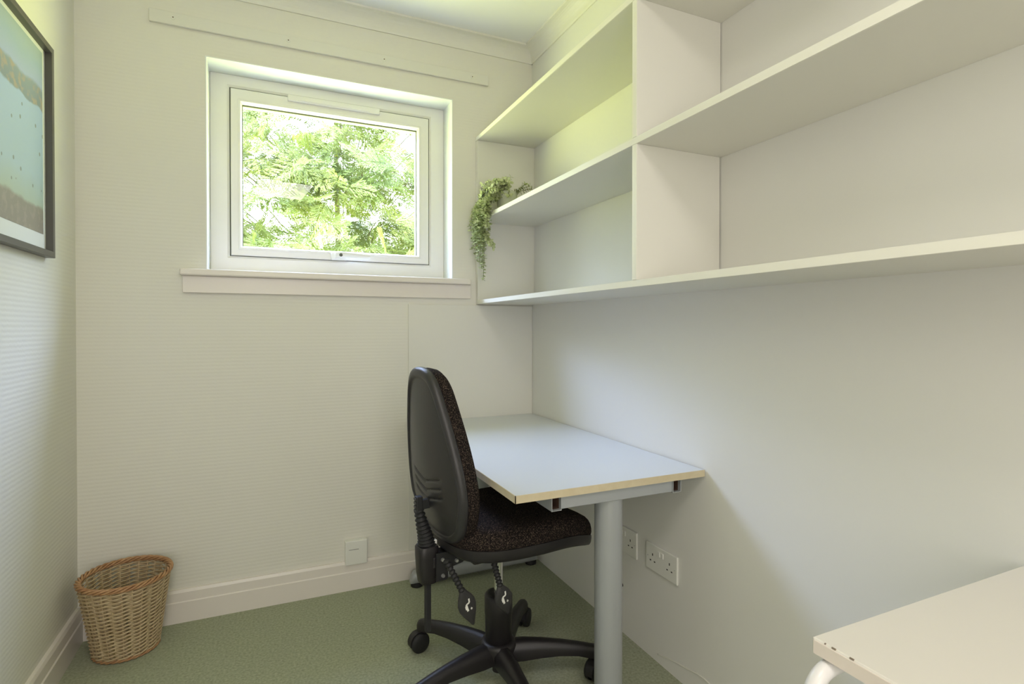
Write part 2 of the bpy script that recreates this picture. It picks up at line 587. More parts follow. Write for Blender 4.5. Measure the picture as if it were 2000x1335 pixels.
SB('end_panel', SF, 0, -.0265, -.001, 1.268, 2.0535)
YE = -3.1
SE(SB('shelf', SF, 0, YE, -.0265, 1.268, 1.2866), YE, -.0265, 1.268, 1.2866)
SE(SB('shelf', SF, 0, YE, -.0265, 1.6584, 1.678), YE, -.0265, 1.6584, 1.678)
SE(SB('shelf', SF, 0, YE, -.001, 2.0541, 2.0731), YE, -.001, 2.0541, 2.0731)
SE(SB('divider', SF + .001, -.0045, -1.2647, -1.2459, 1.2866, 1.6584), -1.2647, -1.2459, 1.2866, 1.6584)
SE(SB('divider', SF + .001, -.0025, -1.2647, -1.2459, 1.678, 2.0541), -1.2647, -1.2459, 1.678, 2.0541)
SB('divider', SF + .001, -.0045, YE, YE + .019, 1.2866, 1.6584)
SB('divider', SF + .001, -.0045, YE, YE + .019, 1.678, 2.0541)

# ------------------------------------------------------------------ desk
DX0, DX1, DY0, DY1 = -.642, -.003, -1.207, -.009
dk = tag(empty('desk', (-.32, -.6, 0)), 'white-topped desk with pale wood edge and silver metal legs in the corner', 'desk')
D = Vector((-.32, -.6, 0))


def DB(name, m, x0, x1, y0, y1, z0, z1, parent=None, **k):
    return B(name, m, parent or dk, x0 - D.x, x1 - D.x, y0 - D.y, y1 - D.y, z0, z1, **k)


tp = DB('desktop', M['desk'], DX0 + .002, DX1 - .002, DY0 + .002, DY1, .6996, .7200)
bm = bm_new()
for a in ((DX0, DX1, DY0, DY0 + .0021, .6994, .7198), (DX0, DX0 + .0021, DY0, DY1, .6994, .7198)):
    box(bm, a[0] - D.x, a[1] - D.x, a[2] - D.y, a[3] - D.y, a[4], a[5])
obj('edge_strip', bm, M['ply'], tp)
for x0 in (-.5315, -.1205):
    x1 = x0 + .0305
    bm = bm_new()           # hollow rectangular tube
    w_ = .0018

    def rc(i, y):
        return [bm.verts.new((x - D.x, y - D.y, z)) for x, z in ((x0 + i, .6615 + i), (x1 - i, .6615 + i), (x1 - i, .6992 - i), (x0 + i, .6992 - i))]
    ya, yb = -1.200, -.035
    R = [rc(0, yb), rc(0, ya), rc(w_, ya), rc(w_, ya + .30)]
    for p, q in zip(R[:-1], R[1:]):
        for i in range(4):
            j = (i + 1) % 4
            bm.faces.new((p[i], p[j], q[j], q[i]))
    bm.faces.new(R[0][::-1]); bm.faces.new(R[-1])
    fr = obj('frame_rail', bm, M['silver'], dk)
    bm = bm_new()
    i = w_ + .0002
    R = [[(x - D.x, y - D.y, z) for x, z in ((x0 + i, .6615 + i), (x1 - i, .6615 + i), (x1 - i, .6992 - i), (x0 + i, .6992 - i))] for y in (ya + .012, ya + .05)]
    vr = [[bm.verts.new(p) for p in r] for r in R]
    for i in range(4):
        j = (i + 1) % 4
        bm.faces.new((vr[0][i], vr[0][j], vr[1][j], vr[1][i]))
    bm.faces.new(vr[1])
    obj('rail_lining', bm, M['hole'], fr)
for y0, y1 in ((-1.197, -1.125), (-.125, -.055)):
    DB('cross_beam', M['silver'], -.501, -.1205, y0, y1, .664, .6985, bev=.0015, seg=1)
for y in (-1.152, -.092):
    bm = bm_new(); cyl(bm, (-.318 - D.x, y - D.y, .055), (-.318 - D.x, y - D.y, .664), .0405, n=40)
    obj('leg', bm, M['silver'], dk, smooth=True, angle=50)
    if y < -1:
        bm = bm_new(); cyl(bm, (-.318 - D.x, y - D.y, 0), (-.318 - D.x, y - D.y, .056), .039, n=40)
        obj('leg_base', bm, M['rubber'], dk, smooth=True, angle=50)
        continue
    # T foot
    bm = bm_new()
    x0, x1 = -.650, -.022
    rings = []
    for x, h, w in ((x0, .030, .016), (x0 + .006, .050, .022), (x0 + .02, .066, .027), (x0 + .06, .072, .030), (-.36, .078, .032), (-.27, .078, .032), (x1 - .06, .072, .030), (x1 - .02, .066, .027), (x1 - .006, .050, .022), (x1, .030, .016)):
        rings.append([(x - D.x, y - D.y + w * math.copysign(abs(math.cos(a)) ** .6, math.cos(a)), .016 + (h - .016) * (.5 + .5 * math.copysign(abs(math.sin(a)) ** .6, math.sin(a)))) for a in [2 * PI * k / 20 for k in range(20)]])
    loft(bm, rings)
    ft = obj('foot_rail', bm, M['silver'], dk, smooth=True, angle=50)
    for x in (x0 + .03, x1 - .03):
        bm = bm_new(); cyl(bm, (x - D.x, y - D.y, 0), (x - D.x, y - D.y, .018), .027, n=24, bev=.002)
        obj('foot_pad', bm, M['rubber'], ft, smooth=True, angle=40)

# ------------------------------------------------------------------ task chair
CC = Vector((-.540, -.85, 0))
TH_ = math.radians(8)
ch = tag(empty('task_chair', tuple(CC), TH_), 'black office chair on castors with speckled fabric seat tucked under the desk', 'chair')


def W2L(p):
    d = Vector(p) - CC
    return Vector((d.x * math.cos(TH_) + d.y * math.sin(TH_), -d.x * math.sin(TH_) + d.y * math.cos(TH_), d.z))


# backrest: egg-shaped outline, narrow at the top
ol_r = [(0, .512), (.080, .520), (.138, .553), (.177, .610), (.191, .675), (.181, .760), (.152, .860), (.116, .950), (.093, .995), (.064, 1.024), (.030, 1.036), (0, 1.038)]
half = catmull([(a, b, 0) for a, b in ol_r], 7)
OUT = [(p.x, p.y) for p in half] + [(-p.x, p.y) for p in half[-2:0:-1]]
OC = (0, .735)


def back_u(v, z):
    t = (z - .50) / .53
    return -.212 - .052 * t - .018 * math.sin(PI * min(max(t, 0), 1)) * 0 + .017 * (v / .19) ** 2 + (.018 * max(0, (.62 - z) / .12) if z < .62 else 0)


def chev(v, z):
    d = 0
    if abs(v) < .105:
        for z0 in (.640, .668, .696):
            q = z - (z0 + .22 * abs(v))
            d += math.exp(-(q / .0035) ** 2)
        d *= min(1, (.105 - abs(v)) / .02)
    return d


def lens(name, m, depth_fn, sgn, parent, rings_n, extra=None):
    bm = bm_new()
    rings = []
    for s, d in depth_fn:
        rg = []
        for (v, z) in OUT:
            vv, zz = OC[0] + (v - OC[0]) * s, OC[1] + (z - OC[1]) * s
            u = back_u(vv, zz) + sgn * d
            if extra:
                u += extra(vv, zz, s)
            rg.append((u, vv, zz))
        rings.append(rg)
    loft(bm, rings, True, True, False)
    # last ring is tiny: cap
    bm.verts.ensure_lookup_table()
    n = len(OUT)
    last = [bm.verts[len(bm.verts) - n + i] for i in range(n)]
    bm.faces.new(last)
    return obj(name, bm, m, parent, smooth=True, angle=60)


prof = [(.985, -.004), (1.0, .000), (1.0, .008), (.994, .0135), (.975, .0185), (.950, .0205), (.930, .0210), (.912, .0205), (.902, .0175), (.893, .0155)]
s = .885
while s > .02:
    prof.append((s, .0155 + .011 * (1 - (s / .885) ** 2)))
    s -= .0125
prof.append((.01, .0265))
back = lens('backrest_shell', M['shell'], prof, -1, ch, 0, extra=lambda v, z, s: .006 * chev(v, z) if s < .88 else 0)
prof = [(.96, -.002), (.975, .0005), (.985, .010), (.988, .022), (.975, .036), (.94, .046), (.88, .052), (.78, .056), (.6, .058), (.4, .058), (.2, .058), (.02, .058)]
lens('backrest_cushion', M['fabric'], prof, 1, ch, 0)

# seat: rounded outline with a front that rolls down
SC = (.034, 0)


def seat_out(n=96):
    r = []
    for k in range(n):
        a = 2 * PI * k / n
        c, s_ = math.cos(a), math.sin(a)
        ex = 2 / 3.6
        u = .247 * math.copysign(abs(c) ** ex, c)
        v = .222 * math.copysign(abs(s_) ** ex, s_)
        v *= 1.0 - .10 * max(0, -u / .238)
        r.append((SC[0] + u, SC[1] + v))
    return r


SO = seat_out()


def seat_z(u, v):
    z = 0
    if u > .08:
        z -= .050 * ((u - .08) / .20) ** 2.4
    if u < -.05:
        z += .006 * ((-.05 - u) / .16) ** 2
    z += .010 * (v / .22) ** 2
    return z


def seat_part(name, m, pr):
    bm = bm_new()
    rings = []
    for s_, z in pr:
        rg = []
        for (u, v) in SO:
            uu, vv = SC[0] + (u - SC[0]) * s_, (v) * s_
            rg.append((uu, vv, z + seat_z(uu, vv)))
        rings.append(rg)
    loft(bm, rings)
    return obj(name, bm, m, ch, smooth=True, angle=60)


seat_part('seat_pan', M['blackpl'], [(.02, .470), (.5, .470), (.85, .471), (.94, .473), (.975, .478), (.993, .488), (1.0, .500), (1.0, .510), (.985, .5115)])
seat_part('seat_cushion', M['fabric'], [(.97, .508), (.990, .5115), (.999, .520), (.998, .532), (.986, .546), (.96, .557), (.92, .564), (.84, .569), (.6, .571), (.4, .570), (.2, .569), (.02, .569)])

# under-seat mechanism, back bar bracket
mc = B('tilt_mechanism', M['blackpl'], ch, -.13, .09, -.075, .075, .435, .478, bev=.006)
br = B('back_bracket', M['blackpl'], ch, -.245, -.10, -.034, .034, .438, .470, bev=.003)
bm = bm_new()
prf = [(-.238, .400), (-.205, .400), (-.200, .405), (-.200, .432), (-.150, .440), (-.145, .478), (-.238, .484)]
loft(bm, [[(a, -.040, b) for a, b in prf], [(a, -.034, b) for a, b in prf]])
obj('bracket_plate', bm, M['rubber'], br)
for (u, z) in ((-.218, .462), (-.217, .414), (-.172, .450)):
    bm = bm_new(); cyl(bm, (u, -.0395, z), (u, -.046, z), .0062, .0045, n=14)
    obj('bolt', bm, M['bolt'], br, smooth=True, angle=40)
# housing, bellows and rod of the adjustable back bar
bm = bm_new()
rings = []
for z, hu, hv, uo in ((.388, .022, .022, .003), (.392, .026, .026, .002), (.42, .029, .029, .001), (.47, .031, .031, 0), (.496, .0315, .031, 0), (.501, .028, .028, 0)):
    rings.append([(-.252 + uo + hu * math.copysign(abs(math.cos(a)) ** .5, math.cos(a)), hv * math.copysign(abs(math.sin(a)) ** .5, math.sin(a)), z) for a in [2 * PI * k / 32 for k in range(32)]])
loft(bm, rings)
obj('bar_housing', bm, M['blackpl'], ch, smooth=True, angle=50)
B('back_bar', M['rubber'], ch, -.257, -.241, -.009, .009, .238, .39, bev=.002)
bm = bm_new()
path = catmull([(-.252, 0, .498), (-.257, 0, .53), (-.268, 0, .57), (-.278, 0, .615)], 20)
rad = [(.026 - .014 * i / 60) + .0028 * math.sin(i / 60 * 2 * PI * 11) for i in range(len(path))]
tube(bm, path, rad, 20)
obj('bellows', bm, M['rubber'], ch, smooth=True)
sc_ = B('spine_carrier', M['rubber'], ch, -.288, -.268, -.011, .011, .598, .652, bev=.003)
B('carrier_arm', M['rubber'], sc_, -.272, -.236, -.008, .008, .612, .640, bev=.002)
for k in range(4):
    B('rib', M['shell'], sc_, -.2905, -.287, -.009, .009, .606 + k * .0115, .613 + k * .0115, bev=.001, seg=1)
B('fixing_tab', M['white'], ch, -.232, -.222, -.010, .004, .500, .513, bev=.002)

# adjustment levers: ribbed stalks with flat paddles carrying a white seat symbol


def lever(p0, p1, p2):
    p0, p1, p2 = W2L(p0), W2L(p1), W2L(p2)
    bm = bm_new()
    n = 64
    pts = [p0.lerp(p1, i / n) for i in range(n + 1)]
    pts = [p + Vector((0, 0, 0)) for p in pts]
    rad = [.0085 + .0016 * math.sin(i / n * 2 * PI * 9) for i in range(n + 1)]
    tube(bm, pts, rad, 14)
    lv = obj('lever', bm, M['rubber'], ch, smooth=True)
    d = (p2 - p1).normalized()
    side = d.cross(Vector((0, 1, 0))).normalized()
    nrm = side.cross(d).normalized()
    if nrm.y > 0:
        nrm = -nrm
    L = (p2 - p1).length
    prof2 = [(-.08, .009), (.02, .014), (.14, .022), (.30, .0285), (.45, .0285), (.65, .021), (.85, .010), (.97, .005), (1.0, .001)]
    bm = bm_new()
    rings = []
    for f, w in prof2:
        c = p1 + d * (L * f)
        th = .0085 * min(1, w / .012)
        rings.append([c + side * (w * math.cos(a)) + nrm * (th * math.sin(a)) for a in [2 * PI * k / 20 for k in range(20)]])
    loft(bm, rings)
    pd = obj('lever_paddle', bm, M['shell'], lv, smooth=True, angle=60)
    # white pictogram: a small seat with a back and an arrow stroke
    bm = bm_new()
    o_ = p1 + d * (L * .40) + nrm * .0078

    def stroke(a, b, w):
        A = o_ + side * a[0] + d * a[1]
        Bq = o_ + side * b[0] + d * b[1]
        dr = (Bq - A).normalized()
        sd = dr.cross(nrm).normalized() * w
        q = [A - sd, A + sd, Bq + sd, Bq - sd]
        loft(bm, [[x - nrm * .0006 for x in q], [x + nrm * .0010 for x in q]])
    sg = 1 if side.x > 0 else -1
    for a, b, w in (((sg * .008, -.021), (sg * .006, -.010), .0022), ((sg * .006, -.010), (-sg * .005, -.008), .0022), ((-sg * .005, -.008), (-sg * .005, .012), .0030),
                    ((-sg * .009, -.004), (-sg * .009, .006), .0012), ((sg * .004, .010), (sg * .010, .010), .0014), ((sg * .007, .006), (sg * .007, .013), .0010)):
        stroke(a, b, w)
    obj('pictogram', bm, M['white'], lv)


lever((-.765, -1.0, .494), (-.714, -1.0, .392), (-.681, -1.0, .291))
lever((-.622, -1.0, .480), (-.597, -1.0, .384), (-.572, -1.0, .300))

# gas lift and five-star base
bm = bm_new(); cyl(bm, (0, 0, .28), (0, 0, .44), .0145, n=24)
obj('piston', bm, M['chrome'], ch, smooth=True, angle=50)
bm = bm_new(); tube(bm, [(0, 0, z) for z in (.135, .137, .225, .227, .284, .290, .292)], [.040, .0425, .0445, .0455, .0455, .041, .030], 40)
obj('lift_cover', bm, M['blackpl'], ch, smooth=True, angle=50)
bm = bm_new(); tube(bm, [(0, 0, z) for z in (.035, .038, .085, .090, .128, .138, .140)], [.016, .020, .022, .052, .060, .054, .044], 40)
obj('base_hub', bm, M['blackpl'], ch, smooth=True, angle=50)
for a in (123, 51, -21, -93, 195):
    al = math.radians(a) - TH_
    dr = Vector((math.cos(al), math.sin(al), 0))
    sd = Vector((-dr.y, dr.x, 0))
    bm = bm_new()
    rings = []
    for r, zt, zb, w in ((.035, .136, .078, .030), (.08, .139, .078, .027), (.14, .136, .084, .0235), (.20, .130, .087, .021), (.26, .121, .084, .019), (.305, .112, .074, .019), (.330, .108, .070, .020), (.344, .103, .071, .016), (.349, .096, .076, .010)):
        sec = [(-w, zb), (w, zb), (w * 1.05, zb + (zt - zb) * .55), (w * .8, zb + (zt - zb) * .82), (w * .35, zt), (-w * .35, zt), (-w * .8, zb + (zt - zb) * .82), (-w * 1.05, zb + (zt - zb) * .55)]
        rings.append([dr * r + sd * x + Vector((0, 0, z)) for x, z in sec])
    loft(bm, rings)
    bmesh.ops.bevel(bm, geom=[e for e in bm.edges if e.calc_face_angle(0) > .5], offset=.002, segments=2, affect='EDGES')
    obj('base_leg', bm, M['blackpl'], ch, smooth=True, angle=45)
    # castor
    sw = math.radians({123: 190, 51: 50, -21: 205, -93: 20, 195: 200}[a]) - TH_
    cdv = Vector((math.cos(sw), math.sin(sw), 0))
    ax = Vector((-cdv.y, cdv.x, 0))
    top = dr * .328
    wr_ = .0335
    cc = top + cdv * .018 + Vector((0, 0, wr_))
    bm = bm_new()
    cyl(bm, tuple(top + Vector((0, 0, .050))), tuple(top + Vector((0, 0, .078))), .012, n=16)
    hood = [cc + cdv * (math.cos(t) * (wr_ + .003)) + Vector((0, 0, math.sin(t) * (wr_ + .003))) for t in [math.radians(q) for q in range(-10, 200, 14)]]
    inner = [cc + cdv * (math.cos(t) * (wr_ * .5)) + Vector((0, 0, math.sin(t) * (wr_ * .5))) for t in [math.radians(q) for q in range(-10, 200, 14)]]
    loop = hood + inner[::-1]
    loft(bm, [[p - ax * .0125 for p in loop], [p + ax * .0125 for p in loop]])
    cst = obj('castor', bm, M['blackpl'], ch)
    for sg in (-1, 1):
        bm = bm_new()
        c0 = cc + ax * sg * .0055
        tube(bm, [c0 + ax * sg * q for q in (0, .001, .014, .019, .021)], [.029, wr_, wr_, .029, .016], 36)
        obj('castor_wheel', bm, M['rubber'], cst, smooth=True, angle=40)

# ------------------------------------------------------------------ side table at the lower right
TC = Vector((-.30, -2.42, 0))
tb = tag(empty('side_table', tuple(TC)), 'off-white table with chipped edge and white tube legs at the lower right', 'table')
X0, X1, Y0, Y1 = -.5553, -.015, -2.90, -1.985
tt = B('tabletop', M['tabletop'], tb, X0 - TC.x, X1 - TC.x, Y0 - TC.y, Y1 - TC.y, .7178, .740, bev=.0025)
B('edge_strip', M['tableedge'], tt, X0 - .0012 - TC.x, X0 + .0005 - TC.x, Y0 - TC.y + .003, Y1 - TC.y - .003, .7195, .7372)
bm = bm_new()
for (a, b_, w) in ((-2.003, -2.0045, .0016), (-2.013, -2.0185, .0016), (-2.037, -2.0425, .0016)):
    box(bm, X0 - .0002 - TC.x, X0 + w - TC.x, b_ - TC.y, a - TC.y, .7385, .7403)
obj('chip_marks', bm, M['chip'], tt)
for lx, ly, ox in ((X0, Y1 - .018, -1), (X0, Y0 + .02, -1), (X1 - .06, Y1 - .018, 1), (X1 - .06, Y0 + .02, 1)):
    pts = catmull([(lx - ox * q, ly, z) for q, z in ((.05, .7065), (.012, .7055), (-.010, .697), (-.0235, .678), (-.0285, .65), (-.030, .5), (-.030, .25), (-.030, .012))], 8)
    bm = bm_new(); tube(bm, [p - TC for p in pts], .0112, 20)
    lg = obj('leg', bm, M['tube'], tb, smooth=True, angle=60)
    bm = bm_new(); cyl(bm, tuple(pts[-1] - TC - Vector((0, 0, .012))), tuple(pts[-1] - TC + Vector((0, 0, .006))), .018, n=20)
    obj('foot_cap', bm, M['white'], lg)
B('under_rail', M['tube'], tb, X0 + .04 - TC.x, X0 + .065 - TC.x, Y0 + .06 - TC.y, Y1 - .05 - TC.y, .700, .7175, bev=.002)

# ------------------------------------------------------------------ sockets and the small control box


def socket(y0, y1, z0, z1, label, sw):
    s_ = tag(empty('double_socket', (0, (y0 + y1) / 2, z0)), label, 'socket', 'double wall sockets under the shelf')
    w, h = y1 - y0, z1 - z0
    pl = B('faceplate', M['white'], s_, -.008, 0, -w / 2, w / 2, 0, h, bev=.0025, seg=2)
    for c in (-1, 1):
        yc = c * w * .27
        B('switch', M['white'], s_, -.0115, -.007, c * w * .055 - .006, c * w * .055 + .006, h * .66, h * .86, bev=.0015, seg=1)
        bm = bm_new()
        for dy, dz, a, b_ in ((0, .014, .0020, .0042), (-.011, -.008, .0034, .0020), (.011, -.008, .0034, .0020)):
            box(bm, -.0084, -.0078, yc + dy - a, yc + dy + a, h * .46 + dz - b_, h * .46 + dz + b_)
        obj('pin_holes', bm, M['dark'], s_)
        bm = bm_new()
        cyl(bm, (-.0078, c * w * .43, h * .5), (-.0086, c * w * .43, h * .5), .0022, n=10)
        obj('fixing_screw', bm, M['bolt'], s_)


socket(-1.0885, -.9277, .3115, .4035, 'white double power socket on right wall, the nearer of two', 0)
socket(-.8735, -.7150, .3120, .4090, 'white double power socket on right wall, partly behind the front desk leg', 0)

cb = tag(empty('wall_control_box', (-.873, 0, .114)), 'small square white plastic box on back wall just above the skirting', 'control box')
B('cover', M['white'], cb, -.0475, .0475, -.030, -.0, .0155 * 0, .1065, bev=.004)
B('label_line', M['frame'], cb, -.032, .010, -.0306, -.0299, .0675, .0690)

# ------------------------------------------------------------------ framed print on the left wall
PX = -1.845
PY0, PY1, PZ0, PZ1 = -1.00, -.2965, 1.377, 2.041
pic = tag(empty('framed_print', (XL, (PY0 + PY1) / 2, PZ0)), 'framed seaside print with pale blue sand hanging on the left wall', 'picture')


def PO(bm):
    for v in bm.verts:
        v.co -= Vector(pic.location)
    return bm


fw = .019
bm = bm_new()
R = []
for (i, x) in ((0, XL + .001), (0, PX - .001), (.001, PX), (fw - .001, PX), (fw, PX - .001), (fw, XL + .006)):
    R.append([bm.verts.new((x, y, z)) for y, z in ((PY0 + i, PZ0 + i), (PY1 - i, PZ0 + i), (PY1 - i, PZ1 - i), (PY0 + i, PZ1 - i))])
R.append([bm.verts.new((XL + .001, y, z)) for y, z in ((PY0 + fw, PZ0 + fw), (PY1 - fw, PZ0 + fw), (PY1 - fw, PZ1 - fw), (PY0 + fw, PZ1 - fw))])
for p, q in zip(R[:-1], R[1:]):
    for i in range(4):
        j = (i + 1) % 4
        bm.faces.new((p[i], p[j], q[j], q[i]))
obj('picture_frame', PO(bm), M['frame'], pic)
bm = box(bm_new(), XL + .002, XL + .0065, PY0 + fw - .002, PY1 - fw + .002, PZ0 + fw - .002, PZ1 - fw + .002)
obj('mount', PO(bm), M['mount'], pic)
AZ0, AZ1 = PZ0 + fw + .050, PZ1 - fw - .014
bm = box(bm_new(), XL + .0066, XL + .0072, PY0 + fw + .02, PY1 - fw - .022, AZ0, AZ1)
obj('print', PO(bm), art_mat(AZ0 - PZ0, AZ1 - PZ0), pic)

# ------------------------------------------------------------------ wicker basket
BR = Vector((-1.688, -.172, .285))
BB = Vector((-1.693, -.140, 0))
bk = tag(empty('waste_basket', (BB.x, BB.y, 0)), 'oval woven wicker waste basket with brown rim in the left corner', 'basket')


def bring(t, a, off=0.0):
    """point of the basket wall at height fraction t and angle a"""
    c = BB.lerp(BR, t) - BB
    rx = .097 + (.134 - .097) * t ** 1.1 + off
    ry = .090 + (.138 - .090) * t ** 1.1 + off
    return Vector((c.x + rx * math.cos(a), c.y + ry * math.sin(a), .006 + t * .275))


NC = 14
bm = bm_new()
for k in range(NC * 2):
    a = 2 * PI * (k + .5) / (NC * 2)
    tube(bm, [bring(i / 10, a) for i in range(11)], .0030, 6)
obj('stakes', bm, M['wicker'], bk, smooth=True)
bm = bm_new()
NR = 19
for r in range(NR):
    t = .045 + .91 * r / (NR - 1)
    n = NC * 12
    for st in (0, PI):
        pts = []
        for k in range(n):
            a = 2 * PI * k / n
            ph = NC / 2 * a + st + .05 * r
            pts.append(bring(t, a, .0046 * math.cos(ph)) + Vector((0, 0, .0040 * math.sin(ph))))
        vr = []
        for i, p in enumerate(pts):
            d = (pts[(i + 1) % n] - pts[i - 1]).normalized()
            up_ = Vector((0, 0, 1))
            sd = d.cross(up_).normalized()
            vr.append([bm.verts.new(p + sd * (.0025 * math.cos(q)) + up_ * (.0033 * math.sin(q))) for q in [2 * PI * j / 6 for j in range(6)]])
        for i in range(n):
            A, Bq = vr[i], vr[(i + 1) % n]
            for j in range(6):
                j2 = (j + 1) % 6
                bm.faces.new((A[j], A[j2], Bq[j2], Bq[j]))
obj('weave', bm, M['wicker'], bk, smooth=True)


def braid(name, t, m, R_, r_, turns, strands, zo=0):
    bm = bm_new()
    n = 220
    for s_ in range(strands):
        pts = []
        for k in range(n):
            a = 2 * PI * k / n
            ph = turns * a + 2 * PI * s_ / strands
            pts.append(bring(t, a, R_ * math.cos(ph)) + Vector((0, 0, zo + R_ * .9 * math.sin(ph))))
        vr = []
        for i, p in enumerate(pts):
            d = (pts[(i + 1) % n] - pts[i - 1]).normalized()
            sd = d.cross(Vector((0, 0, 1))).normalized()
            up_ = sd.cross(d)
            vr.append([bm.verts.new(p + sd * (r_ * math.cos(q)) + up_ * (r_ * math.sin(q))) for q in [2 * PI * j / 6 for j in range(6)]])
        for i in range(n):
            A, Bq = vr[i], vr[(i + 1) % n]
            for j in range(6):
                j2 = (j + 1) % 6
                bm.faces.new((A[j], A[j2], Bq[j2], Bq[j]))
    return obj(name, bm, m, bk, smooth=True)


braid('rim_braid', 1.0, M['wickdark'], .0068, .0040, 9, 4, .002)
braid('foot_braid', 0.0, M['wickdark'], .0040, .0034, 10, 3, .002)
bm = bm_new()
loft(bm, [[bring(.0, 2 * PI * k / 48, -.003) + Vector((0, 0, z)) for k in range(48)] for z in (.0, .006)])
obj('basket_base', bm, M['wicker'], bk)

# ------------------------------------------------------------------ trailing plant in a pot on the middle shelf
rnd = random.Random(4)
PP = Vector((-.205, -.150, 1.678))
pt = tag(empty('trailing_plant', tuple(PP)), 'trailing small-leaved green plant in a pale pot at the shelf corner', 'plant')
bm = bm_new()
tube(bm, [(0, 0, z) for z in (0, .002, .10, .104, .104, .090)], [.040, .042, .050, .050, .046, .045], 36)
obj('pot', bm, M['pot'], pt, smooth=True, angle=40)
bm = bm_new(); cyl(bm, (0, 0, .080), (0, 0, .093), .0455, n=28)
obj('soil', bm, M['bark'], pt)
lv_bm = bm_new()
st_bm = bm_new()


def leaf(bm, p, d, n_, L, w):
    d = d.normalized()
    s_ = d.cross(n_).normalized()
    n2 = s_.cross(d)
    pr = [(0, .0), (.25, .8), (.55, 1.0), (.85, .6), (1.0, 0)]
    mid = [p + d * (L * f) - n2 * (L * .10 * f * f) for f, _ in pr]
    V = []
    for (f, q), c in zip(pr, mid):
        V.append((bm.verts.new(c - s_ * (w * q) + n2 * (w * .25 * q)), bm.verts.new(c), bm.verts.new(c + s_ * (w * q) + n2 * (w * .25 * q))) if q > 0 else (bm.verts.new(c),) * 3)
    for A, Bq in zip(V[:-1], V[1:]):
        for i in (0, 1):
            f_ = []
            for x in (A[i], A[i + 1], Bq[i + 1], Bq[i]):
                if x not in f_:
                    f_.append(x)
            if len(f_) > 2:
                bm.faces.new(f_)


def sprig(path, step=.010, L=.014, spread=1.0):
    path = catmull([Vector(p) - PP for p in path], 10)
    tube(st_bm, path, .0012, 5)
    acc = 0
    ang = rnd.random() * 6
    for a, b_ in zip(path[:-1], path[1:]):
        acc += (b_ - a).length
        while acc > step:
            acc -= step
            d = (b_ - a).normalized()
            o_ = d.orthogonal().normalized()
            ang += 2.4
            for q in (0, PI):
                s_ = (Matrix.Rotation(ang + q + rnd.uniform(-.4, .4), 3, d) @ o_)
                dd = (s_ * 1.0 + d * rnd.uniform(.2, .8))
                leaf(lv_bm, b_, dd, d + Vector((rnd.uniform(-.3, .3), rnd.uniform(-.3, .3), .3)), L * rnd.uniform(.75, 1.2) * spread, L * .38)


PC = PP + Vector((0, 0, .100))
for i in range(60):      # mound spilling to the front and the window side
    x_, y_ = rnd.uniform(-.335, -.215), rnd.uniform(-.23, -.075)
    z_ = 1.80 - .35 * max(0, -.27 - x_) + rnd.uniform(-.055, .03)
    e_ = Vector((x_, y_, z_))
    q0 = PC + Vector((rnd.uniform(-.03, .01), rnd.uniform(-.02, .02), -.005))
    sprig([q0, q0.lerp(e_, .5) + Vector((0, 0, rnd.uniform(.01, .03))), e_], step=.0095, L=.017)
for i in range(12):      # upright tuft
    sprig([PC, PC + Vector((rnd.uniform(-.02, .0), rnd.uniform(-.015, .01), .03)), PC + Vector((rnd.uniform(-.035, .008), rnd.uniform(-.03, .02), rnd.uniform(.045, .072)))], L=.017)
for i in range(42):      # trails that spill over the shelf front
    y = rnd.uniform(-.235, -.050)
    zt = rnd.choice([1.60, 1.57, 1.55, 1.62, 1.53, 1.66, 1.68, 1.64, 1.59]) + (.05 if y < -.19 else 0)
    x = rnd.uniform(-.352, -.314)
    sprig([PC + Vector((-.02, rnd.uniform(-.02, .02), 0)), Vector((-.275, (y + PP.y) / 2, 1.775 + rnd.uniform(-.03, .02))), Vector((-.320 + rnd.uniform(-.012, .0), y, 1.725)), Vector((x, y, 1.68)), Vector((x + rnd.uniform(-.015, .006), y + rnd.uniform(-.03, .03), zt))], step=.010, L=.018)
for y, zt, x in ((-.13, 1.455, -.335), (-.145, 1.43, -.330), (-.155, 1.375, -.325), (-.115, 1.46, -.340), (-.135, 1.48, -.345), (-.095, 1.50, -.342), (-.16, 1.44, -.330)):
    sprig([PC, Vector((-.28, y, 1.775)), Vector((-.325, y, 1.725)), Vector((x, y, 1.62)), Vector((x + .004, y - .004, 1.52)), Vector((x, y, zt))], step=.010, L=.016)
for k in range(2):
    sprig([Vector((-.33, -.16, 1.62)), Vector((-.325, -.19, 1.565 + .01 * k)), Vector((-.318, -.225, 1.535)), Vector((-.315, -.25, 1.505 + .015 * k))], L=.018)
for k in range(3):
    sprig([PC + Vector((.01, -.01, 0)), PC + Vector((.03, -.03, .004)), PC + Vector((.060, -.045, .012 + .010 * k)), PC + Vector((.100 - .014 * k, -.065, .020 + .010 * k))], step=.010, L=.018)
obj('stems', st_bm, M['stem'], pt)
obj('leaves', lv_bm, M['leafp'], pt, smooth=True)

# ------------------------------------------------------------------ conifer outside the window
rnd = random.Random(11)
TP = Vector((-.35, 5.3, -0.6))
tr = tag(empty('conifer_tree', tuple(TP)), 'bright green conifer with feathery branches right outside the window', 'tree')
bm = bm_new(); tube(bm, [(0, 0, 0), (.03, 0, 2), (-.02, 0, 4), (0, 0, 7.9)], [.06, .045, .03, .012], 14)
obj('trunk', bm, M['bark'], tr, smooth=True)
VX, FC = [], []


def blade(p, d, n_, L, w):
    s_ = d.cross(n_).normalized() * w
    i = len(VX)
    VX.extend([p, p + d * (L * .45) + s_, p + d * L, p + d * (L * .45) - s_])
    FC.append((i, i + 1, i + 2, i + 3))


bb = bm_new()


